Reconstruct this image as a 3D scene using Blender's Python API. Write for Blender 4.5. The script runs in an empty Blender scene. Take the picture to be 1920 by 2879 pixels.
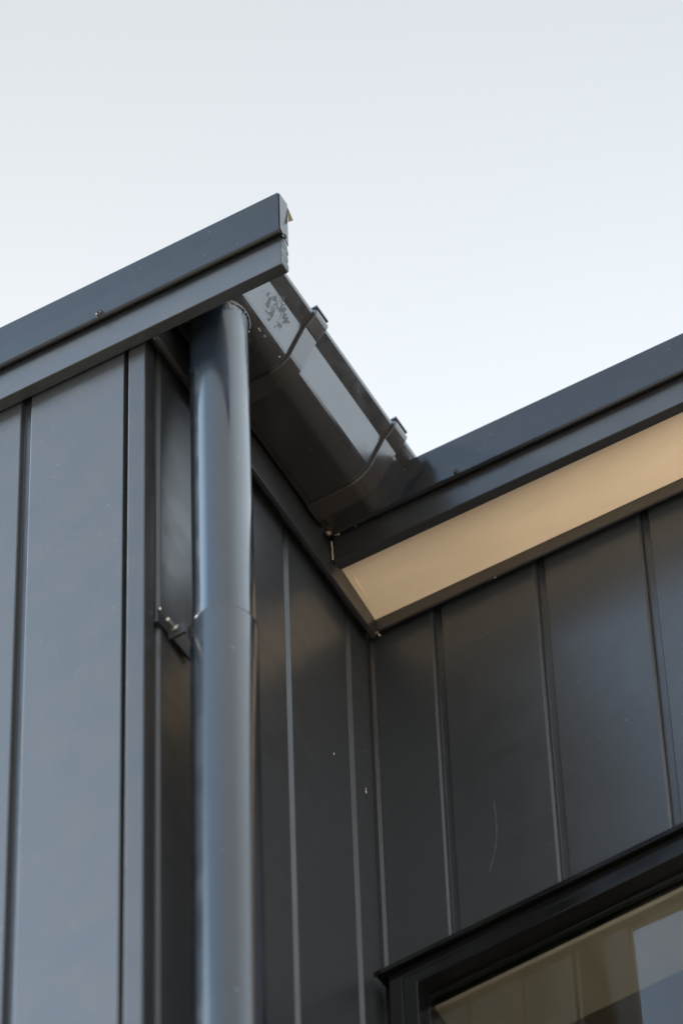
import bpy, bmesh, math, random
from mathutils import Matrix, Vector
random.seed(7)
S = bpy.context.scene
COL = S.collection
H = 1.6                       # camera height above the ground; all z below are relative to the camera

# ------------------------------------------------------------------ camera
cd = bpy.data.cameras.new('camera')
cam = bpy.data.objects.new('camera', cd); COL.objects.link(cam)
R = ((0.8585, 0.5124, -0.022), (-0.4374, 0.7092, -0.5529), (-0.2677, 0.4843, 0.8329))
right, down, fwd = (Vector(r).normalized() for r in R)
m = Matrix((( right.x, -down.x, -fwd.x, 0), (right.y, -down.y, -fwd.y, 0), (right.z, -down.z, -fwd.z, H), (0, 0, 0, 1)))
cam.matrix_world = m
cd.sensor_fit = 'HORIZONTAL'; cd.sensor_width = 24.0
cd.lens = 24.0 * 19041.2 / 1920
cd.clip_start = 0.1; cd.clip_end = 3000
cd.dof.use_dof = True; cd.dof.focus_distance = 9.18; cd.dof.aperture_fstop = 4.2
S.camera = cam
S.view_settings.view_transform = 'Standard'; S.view_settings.look = 'None'
S.view_settings.gamma = 1; S.view_settings.exposure = 0.3

# ------------------------------------------------------------------ sky and sun
SUN_AZ = Vector((-0.84, -0.54)).normalized(); SUN_EL = math.radians(34)
sd = Vector((SUN_AZ.x*math.cos(SUN_EL), SUN_AZ.y*math.cos(SUN_EL), math.sin(SUN_EL)))
W = bpy.data.worlds.new('World'); S.world = W; W.use_nodes = True
nt = W.node_tree; N = nt.nodes; L = nt.links; N.clear()
out = N.new('ShaderNodeOutputWorld'); bg = N.new('ShaderNodeBackground')
sky = N.new('ShaderNodeTexSky'); sky.sky_type = 'NISHITA'; sky.sun_disc = False
sky.sun_elevation = SUN_EL; sky.sun_rotation = math.atan2(sd.x, sd.y)
sky.dust_density = 3.0; sky.air_density = 1.0; sky.ozone_density = 1.0
tc = N.new('ShaderNodeTexCoord')
dot = N.new('ShaderNodeVectorMath'); dot.operation = 'DOT_PRODUCT'; dot.inputs[1].default_value = sd
L.new(tc.outputs['Generated'], dot.inputs[0])
glow = N.new('ShaderNodeValToRGB'); L.new(dot.outputs['Value'], glow.inputs[0])   # veil of thin cloud, brighter round the sun
e = glow.color_ramp.elements
e[0].position = 0.0; e[0].color = (.078, .090, .100, 1)
e[1].position = 1.0; e[1].color = (.54, .62, .70, 1)
k = e.new(0.50); k.color = (.0840, .0877, .0912, 1)
k = e.new(0.86); k.color = (.056, .080, .112, 1)
k = e.new(0.95); k.color = (.18, .25, .33, 1)
sc10 = N.new('ShaderNodeVectorMath'); sc10.operation = 'SCALE'; sc10.inputs['Scale'].default_value = 100.0
L.new(glow.outputs[0], sc10.inputs[0])
# soft large cloud tone, brightening away from the zenith
sep = N.new('ShaderNodeSeparateXYZ'); L.new(tc.outputs['Generated'], sep.inputs[0])
mr = N.new('ShaderNodeMapRange'); mr.inputs['From Min'].default_value = .815; mr.inputs['From Max'].default_value = .885; mr.interpolation_type = 'SMOOTHSTEP'
mr.inputs['To Min'].default_value = 1.03; mr.inputs['To Max'].default_value = .72
L.new(sep.outputs['Z'], mr.inputs['Value'])
ns = N.new('ShaderNodeTexNoise'); ns.inputs['Scale'].default_value = 5; ns.inputs['Detail'].default_value = 2
L.new(tc.outputs['Generated'], ns.inputs['Vector'])
mn = N.new('ShaderNodeMapRange'); mn.inputs['To Min'].default_value = .94; mn.inputs['To Max'].default_value = 1.06
L.new(ns.outputs['Fac'], mn.inputs['Value'])
mm = N.new('ShaderNodeMath'); mm.operation = 'MULTIPLY'; L.new(mr.outputs[0], mm.inputs[0]); L.new(mn.outputs[0], mm.inputs[1])
sc2 = N.new('ShaderNodeVectorMath'); sc2.operation = 'SCALE'
L.new(sc10.outputs[0], sc2.inputs[0]); L.new(mm.outputs[0], sc2.inputs['Scale'])
# bright haze low in the sky beyond the house
d2 = N.new('ShaderNodeVectorMath'); d2.operation = 'DOT_PRODUCT'; d2.inputs[1].default_value = Vector((.78, .50, .36)).normalized()
L.new(tc.outputs['Generated'], d2.inputs[0])
g2 = N.new('ShaderNodeMapRange'); g2.interpolation_type = 'SMOOTHSTEP'; g2.inputs['From Min'].default_value = .45; g2.inputs['From Max'].default_value = 1.0
g2.inputs['To Min'].default_value = 1.0; g2.inputs['To Max'].default_value = 2.0
L.new(d2.outputs['Value'], g2.inputs['Value'])
m2 = N.new('ShaderNodeMath'); m2.operation = 'MULTIPLY'; L.new(mm.outputs[0], m2.inputs[0]); L.new(g2.outputs[0], m2.inputs[1])
L.new(m2.outputs[0], sc2.inputs['Scale'])
mix = N.new('ShaderNodeMix'); mix.data_type = 'RGBA'; mix.inputs['Factor'].default_value = 0.95
L.new(sky.outputs[0], mix.inputs['A']); L.new(sc2.outputs[0], mix.inputs['B'])
L.new(mix.outputs['Result'], bg.inputs['Color']); bg.inputs['Strength'].default_value = 0.1
L.new(bg.outputs[0], out.inputs['Surface'])

ld = bpy.data.lights.new('sun', 'SUN'); ld.energy = 4.0; ld.angle = math.radians(6); ld.color = (1, .97, .93)
sun = bpy.data.objects.new('sun', ld); COL.objects.link(sun)
sun.rotation_euler = (-sd).to_track_quat('-Z', 'Y').to_euler(); sun.location = (0, 0, 30)

# ------------------------------------------------------------------ materials
def mat(name, col, rough=.4, spec=.5, metal=0., ior=1.5, vary=.06, vscale=8, bump=0., bscale=400, stretch=(1, 1, 1), rvary=.05,
        specks=0., speck_col=(.45, .45, .42), sscale=160, coat=0.):
    M = bpy.data.materials.new(name); M.use_nodes = True
    n = M.node_tree.nodes; l = M.node_tree.links
    b = n['Principled BSDF']
    b.inputs['Metallic'].default_value = metal; b.inputs['IOR'].default_value = ior
    b.inputs['Specular IOR Level'].default_value = spec
    b.inputs['Coat Weight'].default_value = coat; b.inputs['Coat Roughness'].default_value = .12
    t = n.new('ShaderNodeTexCoord'); mp = n.new('ShaderNodeMapping'); mp.inputs['Scale'].default_value = stretch
    l.new(t.outputs['Object'], mp.inputs['Vector'])
    a = n.new('ShaderNodeTexNoise'); a.inputs['Scale'].default_value = vscale; a.inputs['Detail'].default_value = 6
    l.new(mp.outputs[0], a.inputs['Vector'])
    r = n.new('ShaderNodeMapRange'); r.inputs['From Min'].default_value = .3; r.inputs['From Max'].default_value = .7
    r.inputs['To Min'].default_value = 1-vary; r.inputs['To Max'].default_value = 1+vary
    l.new(a.outputs['Fac'], r.inputs['Value'])
    s = n.new('ShaderNodeVectorMath'); s.operation = 'SCALE'; s.inputs[0].default_value = col
    l.new(r.outputs[0], s.inputs['Scale']); last = s.outputs[0]
    if specks:
        v = n.new('ShaderNodeTexNoise'); v.inputs['Scale'].default_value = sscale; v.inputs['Detail'].default_value = 3
        l.new(t.outputs['Object'], v.inputs['Vector'])
        q = n.new('ShaderNodeMapRange'); q.inputs['From Min'].default_value = .72; q.inputs['From Max'].default_value = .80
        q.inputs['To Max'].default_value = specks
        l.new(v.outputs['Fac'], q.inputs['Value'])
        x = n.new('ShaderNodeMix'); x.data_type = 'RGBA'; x.inputs['B'].default_value = (*speck_col, 1)
        l.new(q.outputs[0], x.inputs['Factor']); l.new(last, x.inputs['A']); last = x.outputs['Result']
    l.new(last, b.inputs['Base Color'])
    r2 = n.new('ShaderNodeMapRange'); r2.inputs['From Min'].default_value = .3; r2.inputs['From Max'].default_value = .7
    r2.inputs['To Min'].default_value = rough-rvary; r2.inputs['To Max'].default_value = rough+rvary
    a2 = n.new('ShaderNodeTexNoise'); a2.inputs['Scale'].default_value = vscale*2.3; a2.inputs['Detail'].default_value = 5
    l.new(t.outputs['Object'], a2.inputs['Vector']); l.new(a2.outputs['Fac'], r2.inputs['Value'])
    l.new(r2.outputs[0], b.inputs['Roughness'])
    if bump:
        c = n.new('ShaderNodeTexNoise'); c.inputs['Scale'].default_value = bscale; c.inputs['Detail'].default_value = 4
        l.new(mp.outputs[0], c.inputs['Vector'])
        bp = n.new('ShaderNodeBump'); bp.inputs['Strength'].default_value = bump; bp.inputs['Distance'].default_value = .001
        l.new(c.outputs['Fac'], bp.inputs['Height']); l.new(bp.outputs[0], b.inputs['Normal'])
    return M
PAINT = (.034, .035, .037)
M_board = mat('painted_board', PAINT, rough=.35, ior=1.55, bump=.08, bscale=260, stretch=(1, 1, .12), vary=.03, specks=.5, sscale=230)
M_trim  = mat('painted_trim', (.021, .020, .020), rough=.34, ior=1.55, bump=.15, bscale=300, vary=.05)
M_metal = mat('coated_steel', (.014, .0145, .016), rough=.19, ior=1.39, vary=.07, bump=.04, bscale=60, specks=.3)
M_fascia = mat('fascia_steel', (.017, .0175, .018), rough=.36, ior=1.68, vary=.06, bump=.05, bscale=90, specks=.3)
M_low = mat('edge_steel', (.021, .020, .020), rough=.33, ior=1.48, vary=.06, bump=.05, bscale=90, specks=.2)
M_gutter = mat('gutter_steel', (.016, .0125, .0110), rough=.20, ior=1.95, vary=.12, vscale=16, bump=.05, bscale=30, specks=.15, sscale=260, rvary=.08)
M_clip = mat('clip_steel', (.028, .021, .018), rough=.2, ior=1.8, vary=.1, vscale=22, bump=.05, bscale=50, specks=.3, sscale=190)
M_pipe  = mat('pipe_steel', (.014, .020, .028), rough=.19, ior=1.78, vary=.05, bump=.03, bscale=30, specks=.25, sscale=120)
M_frame = mat('black_aluminium', (.008, .0078, .0075), rough=.13, ior=1.36, rvary=.03, vary=.1, specks=.35, sscale=140, speck_col=(.25, .2, .14))
M_soffit = mat('cream_soffit', (.94, .71, .49), rough=.55, ior=1.45, vary=.09, vscale=12, bump=.8, bscale=110, stretch=(.3, 1, 1))
M_liner = mat('cream_lining', (.93, .82, .60), rough=.5, ior=1.45, vary=.05, vscale=6, stretch=(4, .4, 1))
M_dark  = mat('interior_paint', (.62, .55, .45), rough=.7, ior=1.45)
M_roof  = mat('roof_steel', (.06, .065, .07), rough=.35, ior=1.5)
M_zinc  = mat('zinc_bolt', (.62, .57, .50), rough=.25, metal=1.0)
M_brass = mat('weathered_screw', (.26, .17, .11), rough=.4, metal=.8)
M_seal  = mat('dried_sealant', (.50, .38, .25), rough=.55, bump=.4, bscale=500)
M_web   = mat('pale_debris', (.62, .55, .42), rough=.8)
M_strap = mat('strap_steel', (.018, .016, .014), rough=.35, ior=1.45, specks=.3, speck_col=(.3, .16, .07))
M_fibre = mat('raw_board_end', (.16, .18, .19), rough=.9, ior=1.4, vary=.5, vscale=170, bump=1.0, bscale=350)
M_tape  = mat('khaki_tape', (.26, .23, .13), rough=.6)
M_scuff = mat('scuffed_paint', (.15, .16, .16), rough=.6)
M_ground = mat('pale_gravel', (.70, .61, .49), rough=.9, ior=1.4, vary=.25, vscale=.8, bump=.6, bscale=60)
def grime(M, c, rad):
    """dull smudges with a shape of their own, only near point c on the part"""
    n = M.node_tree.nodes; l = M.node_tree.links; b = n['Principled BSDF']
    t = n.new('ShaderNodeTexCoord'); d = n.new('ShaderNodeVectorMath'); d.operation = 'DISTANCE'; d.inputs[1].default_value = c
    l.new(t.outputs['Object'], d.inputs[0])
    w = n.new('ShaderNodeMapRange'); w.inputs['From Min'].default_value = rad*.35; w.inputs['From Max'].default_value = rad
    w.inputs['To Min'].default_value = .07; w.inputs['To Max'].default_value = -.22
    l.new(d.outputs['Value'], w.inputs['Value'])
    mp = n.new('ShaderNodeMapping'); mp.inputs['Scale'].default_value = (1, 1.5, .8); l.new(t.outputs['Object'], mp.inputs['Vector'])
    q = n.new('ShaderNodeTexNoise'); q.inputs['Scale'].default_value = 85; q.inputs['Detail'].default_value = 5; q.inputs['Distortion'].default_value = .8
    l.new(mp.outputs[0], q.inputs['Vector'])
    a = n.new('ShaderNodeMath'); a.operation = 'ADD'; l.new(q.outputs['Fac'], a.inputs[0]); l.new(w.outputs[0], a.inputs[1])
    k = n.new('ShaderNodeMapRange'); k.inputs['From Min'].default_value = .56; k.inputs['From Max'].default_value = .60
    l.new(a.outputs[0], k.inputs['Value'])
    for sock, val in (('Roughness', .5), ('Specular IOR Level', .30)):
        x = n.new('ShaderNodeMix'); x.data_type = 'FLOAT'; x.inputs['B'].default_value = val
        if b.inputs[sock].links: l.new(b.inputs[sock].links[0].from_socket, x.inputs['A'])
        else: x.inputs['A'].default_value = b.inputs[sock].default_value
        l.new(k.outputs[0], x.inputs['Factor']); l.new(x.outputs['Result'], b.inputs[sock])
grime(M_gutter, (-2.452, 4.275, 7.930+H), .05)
def glass(ior):
    M = bpy.data.materials.new('clear_glass'); M.use_nodes = True
    n = M.node_tree.nodes; l = M.node_tree.links; n.remove(n['Principled BSDF'])
    g = n.new('ShaderNodeBsdfGlossy'); g.inputs['Roughness'].default_value = 0.012
    t = n.new('ShaderNodeBsdfTransparent'); t.inputs['Color'].default_value = (.98, .985, .98, 1)
    f = n.new('ShaderNodeFresnel'); f.inputs['IOR'].default_value = ior
    x = n.new('ShaderNodeMixShader'); l.new(f.outputs[0], x.inputs[0]); l.new(t.outputs[0], x.inputs[1]); l.new(g.outputs[0], x.inputs[2])
    l.new(x.outputs[0], n['Material Output'].inputs['Surface'])
    return M
M_glass = (glass(1.68), glass(1.46))

# ------------------------------------------------------------------ mesh helpers
def link(name, bm, M, parent=None, label=None, bevel=0., smooth=False, seg=2, norm=True):
    if norm: bmesh.ops.recalc_face_normals(bm, faces=bm.faces)
    me = bpy.data.meshes.new(name); bm.to_mesh(me); bm.free()
    o = bpy.data.objects.new(name, me); COL.objects.link(o); me.materials.append(M)
    if parent is not None: o.parent = parent
    if label: o['label'] = label
    if smooth:
        for p in me.polygons: p.use_smooth = True
    if bevel:
        b = o.modifiers.new('bevel', 'BEVEL'); b.width = bevel; b.segments = seg; b.limit_method = 'ANGLE'
        b.angle_limit = math.radians(35); b.harden_normals = False
    return o
def ext(bm, prof, axis, a, b, slope=0., ref=0., steps=1):
    """extrude closed profile along axis; for axis 'x' profile is (y,z), 'y' (x,z), 'z' (x,y). slope drops z per metre of +x."""
    def P(p, t):
        if axis == 'x': return (t, p[0], p[1]+H-slope*(t-ref))
        if axis == 'y': return (p[0], t, p[1]+H)
        return (p[0], p[1], t+H)
    rings = [[bm.verts.new(P(p, a+(b-a)*i/steps)) for p in prof] for i in range(steps+1)]
    n = len(prof)
    for r0, r1 in zip(rings, rings[1:]):
        for i in range(n): bm.faces.new((r0[i], r0[(i+1) % n], r1[(i+1) % n], r1[i]))
    bm.faces.new(rings[0]); bm.faces.new(rings[-1][::-1])
def box(bm, x0, x1, y0, y1, z0, z1): ext(bm, [(x0, y0), (x1, y0), (x1, y1), (x0, y1)], 'z', z0, z1)
def NB(): return bmesh.new()
def prism_top(bm, prof, z0, ztop):
    """vertical prism with top height a function of x"""
    lo = [bm.verts.new((x, y, z0+H)) for x, y in prof]; hi = [bm.verts.new((x, y, ztop(x)+H)) for x, y in prof]
    n = len(prof)
    for i in range(n): bm.faces.new((lo[i], lo[(i+1) % n], hi[(i+1) % n], hi[i]))
    bm.faces.new(lo); bm.faces.new(hi[::-1])
def arc(cx, cy, r, a0, a1, n=6): return [(cx+r*math.cos(math.radians(a0+(a1-a0)*i/n)), cy+r*math.sin(math.radians(a0+(a1-a0)*i/n))) for i in range(n+1)]
def lathe(bm, prof, c, axis=(0, 0, 1), n=48, cap=True):
    """prof: list of (r, t) along axis from c (z given without H)"""
    ax = Vector(axis).normalized(); q = ax.to_track_quat('Z', 'Y'); c = Vector((c[0], c[1], c[2]+H))
    rings = []
    for r, t in prof:
        rings.append([bm.verts.new(c+ax*t+q @ Vector((r*math.cos(2*math.pi*i/n), r*math.sin(2*math.pi*i/n), 0))) for i in range(n)])
    for r0, r1 in zip(rings, rings[1:]):
        for i in range(n): bm.faces.new((r0[i], r0[(i+1) % n], r1[(i+1) % n], r1[i]))
    if cap: bm.faces.new(rings[0][::-1]); bm.faces.new(rings[-1])
def blob(bm, c, r, sq=(1, 1, 1), jit=.35):
    g = bmesh.ops.create_icosphere(bm, subdivisions=2, radius=1.0)
    for v in g['verts']:
        k = 1+random.uniform(-jit, jit)
        v.co = Vector((c[0]+v.co.x*r*sq[0]*k, c[1]+v.co.y*r*sq[1]*k, c[2]+H+v.co.z*r*sq[2]*k))
def streak(bm, a, b, w, up):
    """thin low ridge from a to b, 'up' is the surface normal"""
    a = Vector(a)+Vector((0, 0, H)); b = Vector(b)+Vector((0, 0, H)); up = Vector(up)
    s = (b-a).cross(up).normalized()*w/2; h = up*w*.35
    v = [bm.verts.new(p) for p in (a-s*.3, a+s*.3, (a+b)/2-s, (a+b)/2+s, b-s*.3, b+s*.3)]
    w_ = [bm.verts.new(Vector(p.co)+h) for p in v]
    bm.faces.new((w_[0], w_[1], w_[3], w_[2])); bm.faces.new((w_[2], w_[3], w_[5], w_[4]))
    bm.faces.new((v[0], v[2], w_[2], w_[0])); bm.faces.new((v[2], v[4], w_[4], w_[2]))
    bm.faces.new((v[1], w_[1], w_[3], v[3])); bm.faces.new((v[3], w_[3], w_[5], v[5]))
    bm.faces.new((v[0], w_[0], w_[1], v[1])); bm.faces.new((v[4], v[5], w_[5], w_[4]))

def bits(name, lst, M, parent, label=None):
    """each (centre, radius, squash, jitter) becomes a small piece of its own"""
    for i, (c, rad, sq, j) in enumerate(lst):
        bm = NB(); blob(bm, c, rad, sq, j); link(name, bm, M, parent, label if i == 0 else None, smooth=True)

# ------------------------------------------------------------------ ground
bm = NB(); g = 400
vs = [bm.verts.new(p) for p in ((-g, -g, 0), (g, -g, 0), (g, g, 0), (-g, g, 0))]; bm.faces.new(vs)
gr = link('ground', bm, M_ground); gr['kind'] = 'structure'

# ------------------------------------------------------------------ the house
house = bpy.data.objects.new('house', None); COL.objects.link(house)
house['label'] = 'charcoal vertical clad house corner with metal roof edges, gutter, downpipe and window'
house['category'] = 'house'

XB = -2.5905          # face of the return wall
YA = 4.155            # face of the front wall
YC = 4.750            # face of the recessed wall
XF = -2.5695          # face of the eave fascia
G0 = -H               # ground
XL, XR, YR = -8.0, 2.5, 11.0
tA = .0618
def ztA(x): return 7.83-tA*(x+2.5695)

def clad_x(x0, x1, y, grooves, d, back, ch=.001):
    """plan profile of a clad wall facing -y: grooves [(xa,xb)]"""
    p = [(x0, y)]
    for a, b in grooves:
        if a > x0 and b < x1: p += [(a-ch, y), (a, y+ch), (a+.0006, y+d), (b-.0006, y+d), (b, y+.001), (b+.001, y)]
    p += [(x1, y), (x1, back), (x0, back)]
    return p
def clad_y(y0, y1, x, grooves, d, back):
    """plan profile of a clad wall facing +x"""
    p = [(x, y0)]
    for a, b in grooves:
        if a > y0 and b < y1: p += [(x, a), (x-d, a+.0008), (x-d, b-.0070), (x-.0045, b-.0062), (x, b)]
    p += [(x, y1), (back, y1), (back, y0)]
    return p

# front wall (left)
gA = sorted([(-2.7893-.167*i, -2.7733-.167*i) for i in range(31)])
bm = NB(); prism_top(bm, clad_x(XL, -2.6245, YA, gA, .009, YA+.12), G0, ztA)
box(bm, -2.6245, -2.6, YA+.016, YA+.12, G0, 7.83)
link('wall', bm, M_board, house, 'pale lit front wall of wide vertical boards left of the downpipe', bevel=.0008)
# corner board
bm = NB(); box(bm, -2.6165, XB, 4.154, 4.1795, G0, 7.815)
link('corner_board', bm, M_trim, house, bevel=.0012)
# return wall
gB = [(4.3475, 4.362), (4.5145, 4.529), (4.682, 4.6964)]
bm = NB()
pB = clad_y(4.1890, YC+.06, XB, gB, .0075, XB-.12); pB[0:1] = [(XB-.0075, 4.1890), (XB-.0040, 4.1905), (XB, 4.1950)]
ext(bm, pB, 'z', G0, 7.86)
box(bm, XB-.10, XB-.0085, 4.17, 4.189, G0, 7.85)
link('wall', bm, M_board, house, 'dark return wall of vertical boards behind the downpipe', bevel=.0008)
# recessed wall, built round the window opening
WX0, WX1, WZ0, WZ1 = -2.5672, -1.30, 5.60, 7.0037
gC = [(-2.4876+.1655*i, -2.4738+.1655*i) for i in range(30)]
def ztC(x): return 7.90-.0595*(x+2.577)
bm = NB()
prism_top(bm, clad_x(XB-.02, XR, YC, gC, .0085, YC+.10, .0030), WZ1+.002, ztC)
ext(bm, clad_x(WX1+.001, XR, YC, gC, .0085, YC+.10, .0030), 'z', WZ0, WZ1+.002)
ext(bm, clad_x(XB-.02, XR, YC, gC, .0085, YC+.10, .0030), 'z', G0, WZ0)
box(bm, XB-.02, WX0-.001, YC, YC+.10, WZ0, WZ1+.002)
link('wall', bm, M_board, house, 'recessed wall of vertical boards under the cream soffit, above the window', bevel=.0008)
# hidden sides and back of the house
bm = NB()
prism_top(bm, clad_y(YC+.1005, YR, XR, [(4.9+.17*i, 4.914+.17*i) for i in range(35)], .0085, XR-.12), G0, ztC)
link('wall', bm, M_board, house, 'far side wall of vertical boards')
bm = NB(); prism_top(bm, [(XL, YA+.1205), (XL+.12, YA+.1205), (XL+.12, YR), (XL, YR)], G0, ztA)
link('wall', bm, M_board, house, 'outer end wall of vertical boards')
bm = NB(); prism_top(bm, [(XL+.121, YR-.12), (XR-.121, YR-.12), (XR-.121, YR), (XL+.121, YR)], G0, ztA)
link('wall', bm, M_board, house, 'rear wall of the house')
# fillet strip in the internal corner
bm = NB()
ext(bm, [(XB, 4.7440), (-2.5850, 4.7440), (-2.5808, 4.7485), (-2.5808, YC), (XB, YC)], 'z', G0, 7.80)
link('corner_strip', bm, M_trim, house, bevel=.0006)

# ---- eave fascia along the return wall
bm = NB()
ext(bm, [(XB-.002, 7.822), (XF-.0075, 7.822), (XF-.0075, 7.79), (XF, 7.79), (XF, 7.845), (XF-.004, 7.848), (XF-.004, 7.955), (XB-.002, 7.955)], 'y', 4.1525, 4.735)
link('eave_fascia', bm, M_trim, house, bevel=.0012)

# ---- barge over the front wall
yf, yl = 4.131, 4.123
bm = NB()
ext(bm, [(yf+.003, 7.7775), (4.1520, 7.7775), (4.1520, 7.925), (yf+.003, 7.925)], 'x', XL-.05, -2.362, tA, -2.36)
link('barge_board', bm, M_fascia, house, 'lower fascia of the left roof edge', bevel=.0012)
bm = NB()
hem = arc(yl+.0042, 7.8464+.0038, .0042, 180, 360, 8)
ext(bm, [(yl, 7.9448), (yl-.0004, 7.89)]+hem+[(yl+.0072, 7.852), (yl+.0018, 7.856), (yl+.0018, 7.9428), (4.1445, 7.9428), (4.1445, 7.86), (4.1463, 7.86), (4.1463, 7.9448)],
    'x', XL-.06, -2.3588, tA, -2.36)
bfl = link('barge_flashing', bm, M_metal, house, 'smooth folded cap of the left roof edge', bevel=.0005)
# its closed end, the raw board end below it, and a loose scrap of tape
bm = NB(); ext(bm, [(yl+.0022, 7.853), (4.1463, 7.835), (4.1463, 7.9446), (yl+.0022, 7.9446)], 'x', -2.3586, -2.3574)
link('end_cap', bm, M_metal, bfl, bevel=.0003)
bm = NB(); lathe(bm, [(.0034, 0), (.0034, .003), (.0046, .0032), (.0046, 0)], (-2.3586, yl+.0125, 7.8455), (1, 0, 0), 20, False)
link('hem_roll', bm, M_gutter, bfl)
bm = NB()
pr = [(yf+.004, 7.7790), (4.1515, 7.7790), (4.1520, 7.790), (4.149, 7.797), (4.152, 7.806), (4.1495, 7.815), (4.1525, 7.824), (4.150, 7.834), (yf+.004, 7.840)]
ext(bm, pr, 'x', -2.364, -2.3612)
link('board_end', bm, M_fibre, house, 'rough unpainted end of the left barge board')
bm = NB()
v = [bm.verts.new((x, y, z+H)) for x, y, z in ((-2.3588, 4.147, 7.9444), (-2.3575, 4.148, 7.9008), (-2.3500, 4.148, 7.8985), (-2.3590, 4.1474, 7.9444), (-2.3577, 4.1484, 7.9008), (-2.3502, 4.1484, 7.8985))]
bm.faces.new(v[:3]); bm.faces.new(v[3:]); bm.faces.new((v[0], v[1], v[4], v[3])); bm.faces.new((v[1], v[2], v[5], v[4])); bm.faces.new((v[2], v[0], v[3], v[5]))
link('tape_scrap', bm, M_tape, house, 'khaki scrap of tape sticking out behind the left barge end')

# ---- barge over the recessed wall
tC = .068; xr = -2.565; yF = 4.612; yL = 4.604
bm = NB()
ext(bm, [(yF+.003, 7.8215), (4.629, 7.8185), (4.629, 7.93), (yF+.003, 7.93)], 'x', -2.5655, XR+.15, tC, xr)
bc = link('barge_board', bm, M_low, house, 'lower fascia of the right roof edge above the cream soffit', bevel=.0012)
bm = NB()
hem = arc(yL+.0042, 7.8795+.0038, .0042, 180, 360, 8)
ext(bm, [(yL, 7.9707), (yL-.0004, 7.92)]+hem+[(yL+.0072, 7.885), (yL+.0018, 7.889), (yL+.0018, 7.9687), (4.6255, 7.9687), (4.6255, 7.885), (4.6273, 7.885), (4.6273, 7.9707)],
    'x', -2.5655, XR+.16, tC, xr)
cfl = link('barge_flashing', bm, M_metal, house, 'smooth folded cap of the right roof edge', bevel=.0005)

# ---- soffit and its wall moulding
ts = .0595; xs = -2.577
bm = NB()
nseg = 40; zs = lambda x: 7.831-ts*(x-xs)
edge = []
for i in range(15):
    y = 4.6272+(4.7345-4.6272)*i/14
    edge.append((-2.5685-.0065*(i/14)**1.1+random.uniform(-.0012, .0010), y))
top = []; pts = edge+[(XR+.15, 4.7345), (XR+.15, 4.6272)]
rise = lambda y: .014*(4.7345-y)/.1073
lo = [bm.verts.new((x, y, zs(x)+rise(y)+H)) for x, y in pts]; hi = [bm.verts.new((x, y, zs(x)+rise(y)+.006+H)) for x, y in pts]
for i in range(len(pts)): j = (i+1) % len(pts); bm.faces.new((lo[i], lo[j], hi[j], hi[i]))
bm.faces.new(lo); bm.faces.new(hi[::-1])
sof = link('soffit', bm, M_soffit, house, 'cream painted soffit with a ragged left edge', bevel=.0004)
bm = NB()
streak(bm, (-2.5600, 4.650, zs(-2.5600)+rise(4.650)), (-2.5635, 4.700, zs(-2.5635)+rise(4.700)), .0022, (0, 0, -1))
streak(bm, (-2.5480, 4.655, zs(-2.5480)+rise(4.655)), (-2.5462, 4.661, zs(-2.5462)+rise(4.661)), .0022, (0, 0, -1))
link('paint_drip', bm, M_soffit, sof)
bm = NB(); ext(bm, [(4.735, 7.804), (4.7395, 7.804), (4.7395, 7.824), (YC-.0005, 7.824), (YC-.0005, 7.846), (4.735, 7.846)], 'x', -2.588, XR, ts, xs)
link('soffit_moulding', bm, M_trim, house, bevel=.0015)

# ---- roof sheet
def roof_prof(y0, y1, z):
    t = []; y = y0
    while y < y1:
        t += [(y, z), (min(y+.14, y1), z), (min(y+.155, y1), z+.025), (min(y+.18, y1), z+.025)]; y += .195
    t = [q for i, q in enumerate(t) if i == 0 or q != t[i-1]]
    return t+[(a, b-.0015) for a, b in reversed(t)]
bm = NB(); ext(bm, roof_prof(4.147, 4.62, 7.917), 'x', XL-.06, -2.50, tA, -2.36)
link('roof', bm, M_roof, house, 'ribbed roof sheet over the left part')
bm = NB(); ext(bm, roof_prof(4.628, YR+.1, 7.925), 'x', XL-.06, XR+.12, tA, -2.36)
link('roof', bm, M_roof, house, 'ribbed main roof sheet')

# ---- gutter
ZG = 7.88
def gutter_line(o=0.):
    """outer outline from back bottom round to the lip, offset outwards by o"""
    a = math.degrees(math.atan2(.066, .027))        # slope of the face
    n = (math.sin(math.radians(a)), -math.cos(math.radians(a)))
    rr = .040; tt = rr*math.tan(math.radians(a/2)); c = (-2.4755-tt, ZG+rr); r = rr+o
    p = [(XF+.0012, ZG-o)]+[(c[0]+r*math.sin(math.radians(t)), c[1]-r*math.cos(math.radians(t))) for t in [a*i/10 for i in range(11)]]
    f = (-2.4438+n[0]*o, 7.949+n[1]*o)
    p += [f, (-2.4435+n[0]*o+.001, 7.9505-o*.6)]
    p += [(-2.4266+o*.7, 7.9680-o*.7), (-2.4252+o*.9, 7.9712-o*.4), (-2.4248+o, 7.9738), (-2.4258+o*.8, 7.9758+o*.5), (-2.4275, 7.9770+o)]
    return p
def offset_in(p, t=.0014):
    q = []
    for i, (x, z) in enumerate(p):
        a = p[max(i-1, 0)]; b = p[min(i+1, len(p)-1)]
        dx, dz = b[0]-a[0], b[1]-a[1]; l = math.hypot(dx, dz)
        q.append((x-dz/l*t, z+dx/l*t))
    return q
gl = gutter_line()
prof = [(XF+.0012, 7.968)]+gl+offset_in(gl)[::-1]+[(XF+.0026, 7.968)]
bm = NB(); ext(bm, prof, 'y', 4.153, 4.6112)
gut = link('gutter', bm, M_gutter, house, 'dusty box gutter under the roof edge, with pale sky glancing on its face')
es = gut.modifiers.new('bevel', 'BEVEL'); es.width = .0004; es.segments = 1; es.limit_method = 'ANGLE'; es.angle_limit = math.radians(40)
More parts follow.
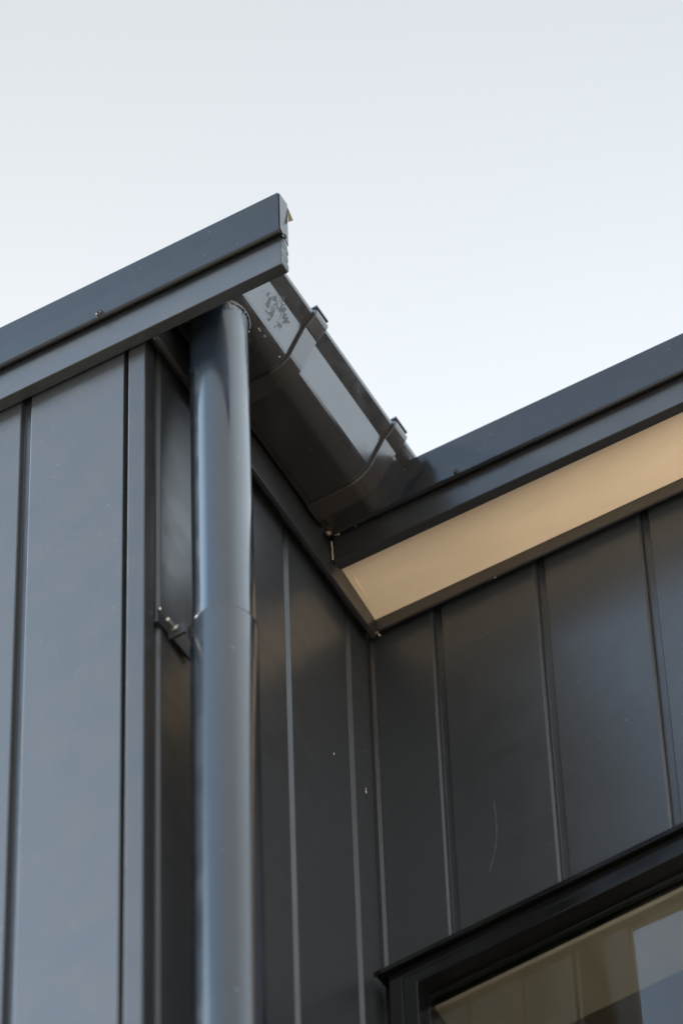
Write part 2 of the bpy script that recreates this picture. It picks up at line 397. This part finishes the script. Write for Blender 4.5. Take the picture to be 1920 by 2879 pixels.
for y0, y1 in ((4.1535, 4.155), (4.6095, 4.6108)):
    bm = NB(); ext(bm, [(XF+.003, 7.967)]+offset_in(gl, .0013)[:-4]+[(-2.445, 7.967)], 'y', y0, y1); link('stop_end', bm, M_gutter, gut)
for y0, lab in ((4.330, 'strap clip round the middle of the gutter'), (4.546, 'strap clip near the inner end of the gutter')):
    a = gutter_line(.0058); bm = NB()
    pr = a+[(-2.436, 7.9796), (-2.436, 7.978)]+gutter_line(.0003)[::-1]
    ext(bm, pr, 'y', y0, y0+.030)
    c = link('gutter_clip', bm, M_clip, gut, lab, bevel=.0020, seg=3)
    # tab turned up on top
    bm = NB(); ext(bm, [(-2.4340, 7.978), (-2.4300, 7.978), (-2.4300, 7.9860), (-2.4195, 7.9860), (-2.4195, 7.9905), (-2.4340, 7.9900)], 'y', y0+.001, y0+.0315)
    link('clip_tab', bm, M_gutter, gut, bevel=.0004)
# sealant along the gutter end
path = offset_in(gl, -.0006)[:-3]; lst = []
for (x0, z0), (x, z) in zip(path, path[1:]):
    for kk in range(max(1, int(math.hypot(x-x0, z-z0)/.006))):
        if random.random() < .45:
            t = random.random(); lst.append(((x0+(x-x0)*t, 4.6105, z0+(z-z0)*t-.0004), random.uniform(.0006, .0014), (1, 1.2, 1.6), .35))
lst += [((-2.4425, 4.6075, 7.9455), .0050, (1, .7, 1.1), .18), ((-2.4770, 4.6095, 7.8785), .0028, (1.3, .6, .7), .2), ((-2.5080, 4.6095, 7.8795), .0028, (1.4, .6, .8), .2)]
bits('sealant_lump', lst, M_seal, gut)
# ---- downpipe
px, py = -2.5155, 4.228
bm = NB()
top = Vector((-2.5178, py, 7.8785)); 
prof_u = [(.0412, 0), (.0405, -.02), (.0403, -.15), (.0406, -.35), (.0408, -.60), (.0412, -.695), (.0416, -.715), (.0419, -.745)]
rings = []; n = 72
for r, t in prof_u:
    cx = top.x+(px-top.x)*min(1, -t/.74)
    rings.append([bm.verts.new((cx+r*math.cos(2*math.pi*i/n), py+r*math.sin(2*math.pi*i/n), top.z+t+H)) for i in range(n)])
for r0, r1 in zip(rings, rings[1:]):
    for i in range(n): bm.faces.new((r0[i], r0[(i+1) % n], r1[(i+1) % n], r1[i]))
dp = link('downpipe', bm, M_pipe, house, 'glossy round charcoal downpipe with a thin joint halfway up', smooth=True)
bm = NB()
lathe(bm, [(.0421, 0), (.0436, -.0002), (.0440, -.0014), (.0440, -8.7), (.0424, -8.7)], (px, py, 7.134), n=72, cap=False)
link('lower_pipe', bm, M_pipe, dp, smooth=True)
bm = NB(); lathe(bm, [(.0425, .0008), (.0440, .0006), (.0443, 0), (.0441, -.0006), (.0432, -.0008)], (px, py, 7.134), n=72, cap=False)
link('joint_ring', bm, M_gutter, dp, smooth=True)
bm = NB(); lathe(bm, [(.0395, -.0003), (.0440, -.0003), (.0438, -.002), (.0415, -.0035)], (top.x, py, ZG), n=60, cap=False)
link('outlet_collar', bm, M_gutter, dp, smooth=True)
# crumbs and cobweb round the pipe top
lst = []
for i in range(24):
    a = math.radians(random.uniform(-50, 5)) if i < 19 else math.radians(random.uniform(-150, 60))
    rr_ = .0425+random.uniform(0, .0018); lst.append(((top.x+rr_*math.cos(a), py+rr_*math.sin(a), 7.8775-random.uniform(0, .016)*(i < 19)), random.uniform(.0003, .0010), (1, 1, random.uniform(.8, 2.6)), .4))
for c in ((-2.478, 4.190, 7.8788, .0014), (-2.476, 4.199, 7.8788, .0007), (-2.474, 4.262, 7.8795, .0010), (-2.4745, 4.266, 7.8795, .0008), (-2.4735, 4.277, 7.8795, .0008),
          (-2.552, 4.172, 7.8775, .0010), (-2.4735, 4.316, 7.8788, .0010), (-2.437, 4.219, 7.955, .0012)):
    lst.append((c[:3], c[3], (1.2, random.uniform(1, 2.2), 1), .5))
bits('sealant_crumb', lst, M_web, gut)

# ---- pipe bracket with its bolt
bm = NB()
box(bm, XB-.006, XB+.001, 4.181, 4.1835, 7.165, 7.205)
ext(bm, [(XB-.003, 4.1805), (XB+.003, 4.1835), (XB+.0075, 4.262), (XB+.0045, 4.262), (XB-.0035, 4.196)], 'z', 7.160, 7.186)
br = link('pipe_bracket', bm, M_strap, house, 'dark steel strap bracket tying the downpipe to the corner', bevel=.0008)
bm = NB(); lathe(bm, [(.0443, 0), (.0455, 0), (.0455, -.018), (.0443, -.018)], (px, py, 7.150), n=64, cap=False)
for v in [v for v in bm.verts if v.co.x > px-.012 or v.co.y < py-.022]: bm.verts.remove(v)
link('clamp_band', bm, M_strap, br, smooth=True)
bm = NB(); ext(bm, [(-2.580, 4.196), (-2.556, 4.196), (-2.553, 4.1985), (-2.556, 4.2005), (-2.580, 4.2005)], 'z', 7.128, 7.150)
link('clamp_lug', bm, M_strap, br, bevel=.0006)
bm = NB(); lathe(bm, [(.0032, 0), (.0032, .021), (.0026, .0225)], (-2.5672, 4.1985, 7.1405), (-.12, -1, .10), 20)
link('bolt', bm, M_zinc, br, smooth=False)
bm = NB(); lathe(bm, [(.0062, 0), (.0062, .005)], (-2.5672, 4.1965, 7.1405), (-.12, -1, .10), 6)
link('nut', bm, M_zinc, br, bevel=.0005)
bm = NB(); blob(bm, (XB+.004, 4.187, 7.190), .0026, (1, 1.2, 1), .15)
link('screw', bm, M_zinc, br, smooth=True)

# ---- screws on the roof edges
def screw(name, c, ax, M, parent, r=.0052):
    bm = NB(); lathe(bm, [(r*1.15, -.0004), (r*1.15, .0008), (r*.95, .0012), (r*.9, .0024), (r*.6, .0036), (r*.34, .0038), (r*.30, .0022)], c, ax, 22)
    return link(name, bm, M, parent, smooth=True)
screw('screw', (-2.6440, yl-.0002, 7.8705), (0, -1, -.25), M_metal, bfl)
screw('screw', (-2.3590, yL-.0002, 7.8715), (0, -1, -.2), M_strap, cfl, .0042)
screw('screw', (-2.5650, yL-.0035, 7.8755), (.15, -1, -.5), M_brass, cfl, .0036)
bits('corner_sealant', [((-2.5660+random.uniform(-.0008, .0008), 4.611, 7.868-.0042*kk), random.uniform(.0007, .0013), (1, .8, 3.4), .3) for kk in range(11)], M_seal, house,
     'thin line of sealant where the two roof edges meet')

bits('sealant_crumb', [((-2.5700, 4.7345, 7.7990), .0012, (2.4, 1, .8), .5), ((-2.5655, 4.7350, 7.7930), .0010, (1, 1, 2.4), .5), ((-2.5640, 4.736, 7.7905), .0008, (2, 1, 1), .5),
    ((-2.3780, 4.736, 7.7905), .0009, (2, 1, .6), .5), ((-2.4235, 4.6260, 7.8100), .0007, (1, 1, 1), .4)], M_seal, house)

# ---- wear marks on the recessed wall
bm = NB()
path = [(-2.4118, 7.3032), (-2.4095, 7.26), (-2.4108, 7.215), (-2.4160, 7.185), (-2.4254, 7.1517)]
for a, b in zip(path, path[1:]): streak(bm, (a[0], YC-.0001, a[1]), (b[0], YC-.0001, b[1]), .0006, (0, -1, 0))
link('scratch', bm, M_scuff, house, 'long thin pale scratch on the recessed wall')
bits('paint_chip', [((XB+.0002, 4.639, 7.41), .0013, (.35, .8, 2.4), .4), ((XB+.0012, 4.7215, 7.418), .0018, (.35, .8, 2.4), .4), ((XB+.0012, 4.7218, 7.426), .0009, (.35, .8, 2.4), .4),
    ((XB+.0012, 4.7195, 7.51), .0006, (.35, .8, 2.4), .4)], M_web, house)

# ------------------------------------------------------------------ window
yw = 4.7200
def ring(bm, x0, x1, z0, z1, w, y0, y1):
    o = [(x0, z0), (x1, z0), (x1, z1), (x0, z1)]; i = [(x0+w, z0+w), (x1-w, z0+w), (x1-w, z1-w), (x0+w, z1-w)]
    V = {}
    for t, pts in (('o', o), ('i', i)):
        for k, (x, z) in enumerate(pts):
            for q, y in ((0, y0), (1, y1)): V[t, k, q] = bm.verts.new((x, y, z+H))
    for k in range(4):
        j = (k+1) % 4
        bm.faces.new((V['o', k, 0], V['o', j, 0], V['i', j, 0], V['i', k, 0])); bm.faces.new((V['o', k, 1], V['i', k, 1], V['i', j, 1], V['o', j, 1]))
        bm.faces.new((V['o', k, 0], V['o', k, 1], V['o', j, 1], V['o', j, 0])); bm.faces.new((V['i', k, 0], V['i', j, 0], V['i', j, 1], V['i', k, 1]))
bm = NB(); ring(bm, WX0, WX1, WZ0, WZ1-.009, .0195, yw+.001, YC+.10)
fr = link('window', bm, M_frame, house, 'black aluminium window with reflective panes under the recessed wall', bevel=.001)
bm = NB(); ring(bm, WX0+.0205, WX1-.0205, WZ0+.0205, WZ1-.0295, .0215, yw+.0005, YC+.06)
link('sash', bm, M_frame, fr, bevel=.0012)
GX0, GX1, GZ0, GZ1 = WX0+.042, WX1-.042, WZ0+.042, 6.9440
bm = NB(); ring(bm, GX0-.0002, GX1+.0002, GZ0-.0002, GZ1+.0045, .004, yw+.024, yw+.032)
link('glazing_bead', bm, M_frame, fr, bevel=.0008)
bm = NB(); ext(bm, [(yw-.008, 6.9945), (yw-.006, 6.9945), (yw-.006, 7.0015), (YC+.003, 7.0075), (YC+.003, 7.0095), (yw-.008, 7.0037)], 'x', -2.5845, WX1+.02)
link('head_flashing', bm, M_frame, fr, bevel=.0004)
for y, MG in zip((yw+.0335, yw+.0445), M_glass):
    bm = NB(); v = [bm.verts.new(p) for p in ((GX0-.004, y, GZ0-.004+H), (GX1+.004, y, GZ0-.004+H), (GX1+.004, y, GZ1+.006+H), (GX0-.004, y, GZ1+.006+H))]; bm.faces.new(v)
    link('pane', bm, MG, fr, norm=False)
yi0, yi1 = yw+.047, 4.880
bm = NB(); box(bm, GX0-.012, GX1+.012, yi0, yi1, GZ1+.001, GZ1+.015)
link('head_lining', bm, M_liner, fr, bevel=.0015)
bm = NB(); box(bm, GX0-.018, GX0-.002, yi0, yi1, GZ0, GZ1); link('jamb_lining', bm, M_liner, fr, bevel=.0015)
bm = NB(); box(bm, GX1+.002, GX1+.018, yi0, yi1, GZ0, GZ1); link('jamb_lining', bm, M_liner, fr, bevel=.0015)
bm = NB(); box(bm, GX0-.018, GX1+.018, yi0, yi1+.03, GZ0-.02, GZ0-.002); link('sill_lining', bm, M_liner, fr, bevel=.0015)
# room behind the window (inside faces only as thick walls)
bm = NB(); rx0, rx1, ry0, ry1, rz0, rz1 = -2.75, -1.1, YC+.11, 6.4, 5.3, 7.25
for a in ((rx0, rx1, ry0, ry1, rz0-.05, rz0), (rx0, rx1, ry0, ry1, rz1, rz1+.05), (rx0, rx1, ry1, ry1+.05, rz0, rz1), (rx0-.05, rx0, ry0, ry1, rz0, rz1), (rx1, rx1+.05, ry0, ry1, rz0, rz1)): box(bm, *a)
link('room_lining', bm, M_dark, house, 'dim room seen through the window')
